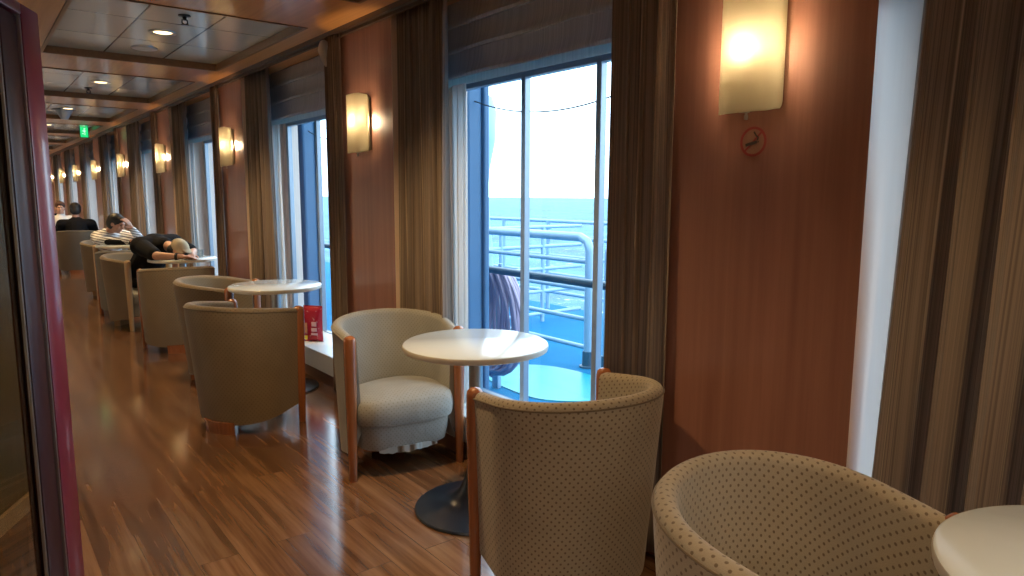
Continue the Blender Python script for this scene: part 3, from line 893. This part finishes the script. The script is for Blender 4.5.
def fuse(name, bm, mat, parent, vox=.008, smooth=3):
    """one continuous skin over the rough volumes"""
    o = obj(name, bm, mat, parent)
    md = o.modifiers.new('skin', 'REMESH'); md.mode = 'VOXEL'; md.voxel_size = vox; md.use_smooth_shade = True
    ms = o.modifiers.new('soft', 'SMOOTH'); ms.iterations = smooth; ms.factor = .5
    dg = bpy.context.evaluated_depsgraph_get(); me = bpy.data.meshes.new_from_object(o.evaluated_get(dg))
    o.modifiers.clear(); o.data = me
    if not me.materials: me.materials.append(M[mat])
    for p in me.polygons: p.use_smooth = True
    return o

def head_frame(c, look, up=(0, 0, 1)):
    f = Vector(look).normalized(); u = Vector(up); r = f.cross(u).normalized(); u = r.cross(f)
    return Matrix(((r.x, f.x, u.x, c[0]), (r.y, f.y, u.y, c[1]), (r.z, f.z, u.z, c[2]), (0, 0, 0, 1)))

def head_volumes(bm, mt, s=1.0):
    """skull, jaw, nose, brow, lips, ears; local x right, y forward, z up, origin at the centre of the head"""
    r3 = mt.to_3x3()
    def P(x, y, z): return mt @ Vector((x * s, y * s, z * s))
    ell(bm, P(0, -.012, .025), .076 * s, .095 * s, .088 * s, r3)
    ell(bm, P(0, .022, -.035), .060 * s, .066 * s, .078 * s, r3)
    ell(bm, P(0, .055, -.088), .026 * s, .024 * s, .020 * s, r3)
    capsule(bm, P(0, .083, .015), .009 * s, P(0, .106, -.024), .014 * s)
    ell(bm, P(0, .085, .035), .045 * s, .012 * s, .012 * s, r3)
    ell(bm, P(0, .083, -.055), .024 * s, .010 * s, .009 * s, r3)
    for q in (-1, 1):
        ell(bm, P(q * .078, -.005, -.005), .009 * s, .020 * s, .032 * s, r3)
        ell(bm, P(q * .045, .055, -.025), .022 * s, .024 * s, .026 * s, r3)

def hair_volumes(bm, mt, s=1.0, length=0.0):
    r3 = mt.to_3x3()
    def P(x, y, z): return mt @ Vector((x * s, y * s, z * s))
    ell(bm, P(0, -.022, .040), .086 * s, .098 * s, .090 * s, r3)
    ell(bm, P(0, -.045, -.005), .083 * s, .075 * s, .085 * s, r3)
    ell(bm, P(0, .045, .085), .062 * s, .045 * s, .030 * s, r3)
    if length: ell(bm, P(0, -.06, -.09), .075 * s, .055 * s, .10 * s, r3)

def hand_volumes(bm, w_, d, nrm, s=1.0, curl=.5):
    """palm and five fingers from wrist w_ along d, palm normal nrm (towards which fingers curl)"""
    w_ = Vector(w_); d = Vector(d).normalized(); nrm = Vector(nrm); nrm = (nrm - d * nrm.dot(d)).normalized(); a = d.cross(nrm)
    capsule(bm, w_, .024 * s, w_ + d * .03 * s, .026 * s)
    for k in (-1.5, -.5, .5, 1.5): capsule(bm, w_ + d * .02 * s + a * k * .012 * s, .015 * s, w_ + d * .085 * s + a * k * .020 * s, .012 * s)
    for k, L in ((-1.5, .062), (-.5, .078), (.5, .082), (1.5, .072)):
        p = w_ + d * .088 * s + a * k * .021 * s; dd = (d + a * k * .09).normalized(); ang = 0
        for sg in (.45, .32, .25):
            ang += curl * .55
            q = p + (dd * math.cos(ang) + nrm * math.sin(ang)) * L * sg * s * 1.05
            capsule(bm, p, .0095 * s, q, .0085 * s, 10); p = q
    p = w_ + d * .02 * s + a * .026 * s; q = p + (d * .6 + a * .75 + nrm * .25).normalized() * .042 * s; capsule(bm, p, .013 * s, q, .011 * s, 10)
    q2 = q + (d * .9 + a * .3 + nrm * .4).normalized() * .034 * s; capsule(bm, q, .011 * s, q2, .009 * s, 10)

def limbs(bm, chain):
    for (p, r), (q, s) in zip(chain, chain[1:]): capsule(bm, p, r, q, s)

# --- sleeping person, slumped over the third table
t = thing('person', 'person in black slumped asleep on a table, head in a beige cap', 'person', (0, 0, 0))
hp, ch = Vector((1.37, 8.06, .50)), Vector((1.48, 7.68, .83))
sL, sR = Vector((1.66, 7.74, .865)), Vector((1.34, 7.60, .855))   # far and near shoulders
neck = Vector((1.555, 7.47, .86)); hd = (1.625, 7.32, .818)
eR, wR = (1.405, 7.235, .783), (1.575, 7.13, .775)
eL, wL = (1.80, 7.52, .785), (1.72, 7.26, .775)
mt = head_frame(hd, (.50, -.52, -.62), (.45, -.55, .75))
b = nb(); head_volumes(b, mt, .86)
limbs(b, [(ch, .10), (neck, .05), (Vector(hd) - Vector((.03, -.06, .0)), .052)])
limbs(b, [(hp, .13), (Vector((1.43, 7.86, .64)), .125), (ch, .13)])
limbs(b, [(sR, .055), (eR, .042), (wR, .027)]); hand_volumes(b, wR, (.95, -.25, -.05), (0, 0, -1), .95, .35)
limbs(b, [(sL, .055), (eL, .042), (wL, .027)]); hand_volumes(b, wL, (-.3, -.9, -.05), (0, 0, -1), .95, .3)
for s_, dx in ((1, .10), (-1, -.10)):
    hx_ = hp + Vector((dx * .8, dx * .55, 0)); kn = hx_ + Vector((.24, -.33, .02)); an = kn + Vector((-.02, .05, -.42))
    limbs(b, [(hx_, .085), (kn, .055), (an, .036)]); capsule(b, an + Vector((0, 0, -.04)), .036, an + Vector((.09, -.13, -.05)), .03)
body = fuse('body', b, 'skin', t, .008)
b = nb()
limbs(b, [(hp + Vector((0, 0, -.02)), .15), (Vector((1.43, 7.86, .65)), .158), (ch + Vector((0, 0, -.01)), .158), (Vector((1.535, 7.53, .86)), .085)])
limbs(b, [(sR, .085), (Vector(eR) * .85 + Vector(sR) * .15, .066)]); limbs(b, [(sL, .085), (Vector(eL) * .85 + Vector(sL) * .15, .066)])
capsule(b, sR, .10, sL, .10)
fuse('black_shirt', b, 'black_cloth', t, .009, 4)
b = nb()
for dx in (.10, -.10):
    hx_ = hp + Vector((dx * .8, dx * .55, -.01)); kn = hx_ + Vector((.24, -.33, .02)); an = kn + Vector((-.02, .05, -.40))
    limbs(b, [(hx_, .10), (kn, .07), (an, .052)])
fuse('trousers', b, 'trousers', t, .01)
b = nb(); r3 = mt.to_3x3(); ell(b, mt @ Vector((0, -.018, .038)), .078, .092, .072, r3); ell(b, mt @ Vector((0, .05, .055)), .06, .055, .014, r3); fuse('cap', b, 'cap', t, .007)
b = nb(); ell(b, mt @ Vector((0, -.045, -.03)), .078, .065, .06, r3); ell(b, mt @ Vector((.02, .09, .02)), .05, .02, .03, r3); fuse('hair', b, 'hair', t, .007)
b = nb(); wv_ = Vector(wR) * .9 + Vector(eR) * .1; dv = (Vector(wR) - Vector(eR)).normalized(); tube(b, [wv_ - dv * .012, wv_ + dv * .012], .035, 16); obj('watch', b, 'black', t)

# --- person in striped shirt, propping the head on a hand
t = thing('person', 'dark-haired person in a white striped shirt, head propped on one hand', 'person', (.045, 0, 0))
hp = Vector((1.46, 10.55, .50)); ch = Vector((1.40, 10.32, .78)); neck = Vector((1.42, 10.22, .90))
hd = (1.475, 10.12, .985)
sN, sF = Vector((1.27, 10.22, .815)), Vector((1.56, 10.40, .83))
eF, wF = (1.72, 10.03, .785), (1.625, 9.99, .93)
eN, wN = (1.28, 10.0, .79), (1.47, 9.78, .79)
eN, wN = (1.26, 10.02, .775), (1.56, 9.66, .785)
mt = head_frame(hd, (.72, -.62, -.40))
b = nb(); head_volumes(b, mt)
limbs(b, [(hp, .13), (Vector((1.43, 10.44, .64)), .12), (ch, .125), (neck, .055), (Vector(hd) + Vector((-.02, .02, -.02)), .055)])
limbs(b, [(sF, .05), (eF, .04), (wF, .026)]); hand_volumes(b, wF, (-.45, .12, .85), (-.5, .5, .1), 1.0, .5)
limbs(b, [(sN, .05), (eN, .04), (wN, .026)]); hand_volumes(b, wN, (.75, -.4, -.05), (0, 0, -1), 1.0, .3)
for dx in (.10, -.10):
    hx_ = hp + Vector((dx, dx * .5, 0)); kn = hx_ + Vector((.15, -.38, .02)); an = kn + Vector((-.02, .05, -.42))
    limbs(b, [(hx_, .085), (kn, .055), (an, .036)]); capsule(b, an + Vector((0, 0, -.04)), .036, an + Vector((.06, -.15, -.05)), .03)
fuse('body', b, 'skin', t, .008)
b = nb()
limbs(b, [(hp, .15), (Vector((1.43, 10.44, .64)), .145), (ch, .15), (Vector((1.415, 10.25, .865)), .075)])
capsule(b, sN, .085, sF, .085)
limbs(b, [(sF, .078), (eF, .058), (Vector(wF) * .85 + Vector(eF) * .15, .042)]); limbs(b, [(sN, .078), (eN, .060), (Vector(wN) * .9 + Vector(eN) * .1, .044)])
fuse('striped_shirt', b, 'striped', t, .009, 3)
b = nb(); hair_volumes(b, mt, 1.03); fuse('hair', b, 'hair', t, .007)
b = nb()
for q in (-1, 1): ell(b, mt @ Vector((q * .030, .080, .012)), .012, .006, .006, mt.to_3x3())
obj('eyes', b, 'black', t)
b = nb()
for dx in (.10, -.10):
    hx_ = hp + Vector((dx, dx * .5, -.01)); kn = hx_ + Vector((.15, -.38, .02)); an = kn + Vector((-.02, .05, -.40))
    limbs(b, [(hx_, .10), (kn, .07), (an, .052)])
fuse('trousers', b, 'trousers', t, .01)

def seated(label, x, y, f, shirt, hair, hname='hair', s=1.0, wide=1.0):
    """upright seated person, local frame: y forward"""
    t = thing('person', label, 'person', (x, y, 0), f)
    b = nb(); hp = Vector((0, -.22, .50)); ch = Vector((0, -.20, .80)); neck = Vector((0, -.19, .96)); hd = Vector((0, -.16, 1.085))
    mt = head_frame(hd, (0, 1, -.12)); head_volumes(b, mt, s)
    limbs(b, [(hp, .14), (Vector((0, -.24, .64)), .13), (ch, .135), (neck, .058), (hd + Vector((0, -.02, -.02)), .058)])
    arms = []
    for q in (-1, 1):
        sh = Vector((q * .19 * wide, -.20, .85)); el = Vector((q * .26 * wide, -.06, .64)); wr_ = Vector((q * .13, .16, .58)); arms.append((sh, el, wr_))
        limbs(b, [(sh, .055), (el, .042), (wr_, .028)]); hand_volumes(b, wr_, (-q * .3, .9, -.15), (0, 0, -1), 1, .4)
        hx_ = Vector((q * .10, -.20, .49)); kn = Vector((q * .14, .24, .50)); an = Vector((q * .14, .22, .08))
        limbs(b, [(hx_, .085), (kn, .055), (an, .038)]); capsule(b, an + Vector((0, 0, -.04)), .037, an + Vector((0, .16, -.045)), .032)
    fuse('body', b, 'skin', t, .009)
    b = nb(); limbs(b, [(hp, .155), (Vector((0, -.24, .64)), .15 * wide), (ch, .155 * wide), (Vector((0, -.19, .915)), .08)])
    capsule(b, arms[0][0], .085, arms[1][0], .085)
    for sh, el, wr_ in arms: limbs(b, [(sh, .085), (el, .062), (wr_ * .85 + el * .15, .045)])
    fuse('shirt', b, shirt, t, .01, 4)
    b = nb()
    for q in (-1, 1): limbs(b, [(Vector((q * .10, -.20, .48)), .105), (Vector((q * .14, .24, .49)), .072), (Vector((q * .14, .22, .10)), .055)])
    fuse('trousers', b, 'trousers', t, .012)
    b = nb(); hair_volumes(b, mt, s * 1.03); fuse('hair', b, hair, t, .008)
    b = nb()
    for q in (-1, 1): ell(b, mt @ Vector((q * .030, .080, .012)), .012, .006, .006)
    obj('eyes', b, 'black', t)
    return t
seated('person in black sitting with their back to the camera, far down the row', 1.53, 14.28, face(.1, 1), 'black_cloth', 'hair', wide=1.12)
seated('dark-haired person in white facing the camera, beyond the person in black', 1.50, 16.35, face(-.1, -1), 'white_cloth', 'hair_brown')
seated('barely visible distant person at the red frame, beyond the person in white', 1.42, 18.2, face(-.1, -1), 'black_cloth', 'hair_brown')

# ------------------------------------------------------------------ outside
b = nb(); box(b, XG + .12, 6.6, -3, 16, -.30, -.20)
o = obj('deck', b, 'deck', smooth=False); struct(o)
b = nb(); box(b, 6.6, 2800, -2500, 5200, -13.2, -13.0)
o = obj('sea', b, 'sea', smooth=False); struct(o)
# handrail close outside the glass
def rail_thing(name, lab, cat, mat, tubes, group=None):
    t = thing(name, lab, cat, group=group)
    for nm, pts, r in tubes:
        b = nb(); tube(b, pts, r, 10); obj(nm, b, mat, t)
    return t
rail_thing('handrail', 'dark horizontal handrail running just outside the windows', 'handrail', 'outside_dark',
           [('rail', [(2.95, -2, .835), (2.95, 16, .835)], .026)] + [('bracket', [(2.95, y, .835), (2.7, y, .80), (2.48, y, .80)], .014) for y in (-.5, 1.25, 4.28, 6.94, 9.25, 11.9)])
# looped white guard rails
def guard(lab, x, y0, y1, zt, group='white guard rails outside'):
    r = .12; z0 = -.2
    hoop = [(x, y0, z0), (x, y0, zt - r), (x, y0 + r * .3, zt - r * .3), (x, y0 + r, zt), (x, y1 - r, zt), (x, y1 - r * .3, zt - r * .3), (x, y1, zt - r), (x, y1, z0)]
    tb = [('hoop', hoop, .042)]
    for z in (-.02, .24, .52): tb.append(('cross_bar', [(x, y0, z), (x, y1, z)], .022))
    tb.append(('cross_bar', [(x, y0, zt - .22), (x, y1, zt - .22)], .022))
    t = rail_thing('guard_rail', lab, 'railing', 'outside_white', tb, group)
    for yy_ in (y0, y1):
        b = nb(); lathe(b, [(0, 0), (.08, 0), (.08, .015), (.055, .02), (.052, .15), (0, .15)], (x, yy_, z0), 16); obj('post_foot', b, 'outside_dark', t)
    return t
guard('rounded white guard rail through the right pane of the big window', 4.4, 4.46, 6.4, .99)
guard('rounded white guard rail at the right side of the big window view', 4.4, 2.3, 4.22, .99)
guard('rounded white guard rail seen through the second window', 4.4, 6.7, 9.6, .99)
# perpendicular rails and outer bulwark rail
tb = []
for y in (5.2, 6.2, 7.2, 8.2): tb.append(('rail_post', [(6.3, y, -.2), (6.3, y, 1.02)], .030))
for z in (1.02, .80, .55, .30, .05): tb.append(('cross_bar', [(6.3, 3.0, z), (6.3, 14, z)], .024))
rail_thing('deck_railing', 'pale outer deck railing with the sea behind it', 'railing', 'outside_white', tb)
tb = []
for z in (.98, .74, .46, .18, -.1): tb.append(('cross_bar', [(4.45, 6.5, z), (6.25, 6.5, z)], .022))
for x in (4.95, 5.6): tb.append(('rail_post', [(x, 6.5, -.2), (x, 6.5, .98)], .026))
rail_thing('cross_railing', 'pale rail barrier crossing the deck behind the rounded guard rails', 'railing', 'outside_white', tb)
# bulkhead post left in the big window (and the next)
for i, k in enumerate((1, 2)):
    y1 = pier(k)
    t = thing('bulkhead_post', ['dark blue steel post outside at the left of the big window', 'dark blue steel post outside the second window'][i], 'post')
    b = nb(); box(b, 2.50, 2.62, y1 - .28, y1 + .3, -.2, 3.2, .02); obj('post_plate', b, 'hull', t, smooth=False)
    b = nb(); box(b, 2.62, 2.66, y1 - .30, y1 - .24, -.2, 3.2, .01); obj('edge_flange', b, 'hull', t, smooth=False)
# hose coil hung in tall loops
t = thing('hose_coil', 'pale pinkish hose hung in long loops behind the table', 'hose', (0, 0, 0))
b = nb(); rr = random.Random(5)
for i in range(17):
    wd = .06 + .027 * i; zt = .80 - .006 * (i % 5); zb = -.10 + .05 * rr.random() + .004 * i; xx = 3.2 + .022 * (i % 5); yc = 4.42 - .009 * i
    pts = []
    for j in range(24):
        a = 2 * PI * j / 24
        pts.append((xx + .01 * math.sin(3 * a + i), yc + wd * .62 * math.cos(a) * (1 + .1 * math.sin(a + i)), (zt + zb) / 2 + (zt - zb) / 2 * math.sin(a)))
    tube(b, pts, .014, 8, closed=True)
obj('hose_loops', b, 'hose', t)
b = nb(); tube(b, [(3.12, 4.42, .76), (3.36, 4.42, .76), (3.36, 4.42, .82)], .02, 10); box(b, 3.30, 3.34, 4.38, 4.46, -.2, .75, .01); obj('hose_hook', b, 'outside_white', t)
# turquoise patch
b = nb(); pts = [(3.45, 4.75), (3.36, 4.3), (3.40, 3.9), (3.75, 3.62), (4.1, 3.70), (4.2, 4.2), (4.12, 4.7), (3.8, 4.95)]
sp_ = spline([(x, y, 0) for x, y in pts], 5, True)
f = b.faces.new([b.verts.new((p.x, p.y, -.199)) for p in sp_]); r = bmesh.ops.extrude_face_region(b, geom=[f])
for v in r['geom']:
    if isinstance(v, bmesh.types.BMVert): v.co.z += .008
o = obj('deck_mat', b, 'deckgreen', smooth=False); tag(o, 'bright turquoise patch on the blue deck behind the window', 'deck mat')
# pale ventilator in the distance
b = nb(); lathe(b, [(0, 0), (.34, 0), (.30, .9), (.24, 1.5), (.26, 1.9), (.34, 2.3), (.36, 2.7), (.30, 2.9), (0, 2.95)], (5.6, 8.05, -.2), 24)
o = obj('ventilator', b, 'outside_white'); tag(o, 'pale ventilator shape outside at the left of the big window', 'ventilator')
# slack cables
for i, k in enumerate((1, 2)):
    yn, yf = pier(k - 1) + PW, pier(k) - PW
    pts = [(2.56, yn + (yf + .33 - yn) * j / 24, (lambda q: 1.832 + .098 * q + .2047 * q * q)((yf + .33 - 3.094 + 0 * k) - (yf + .33 - yn) * (1 - j / 24) - BAY * (k - 1))) for j in range(25)]
    b = nb(); tube(b, pts, .004, 6); o = obj('cable', b, 'cable'); tag(o, ['thin black cable sagging across the top of the big window', 'thin black cable sagging across the second window'][i], 'cable')
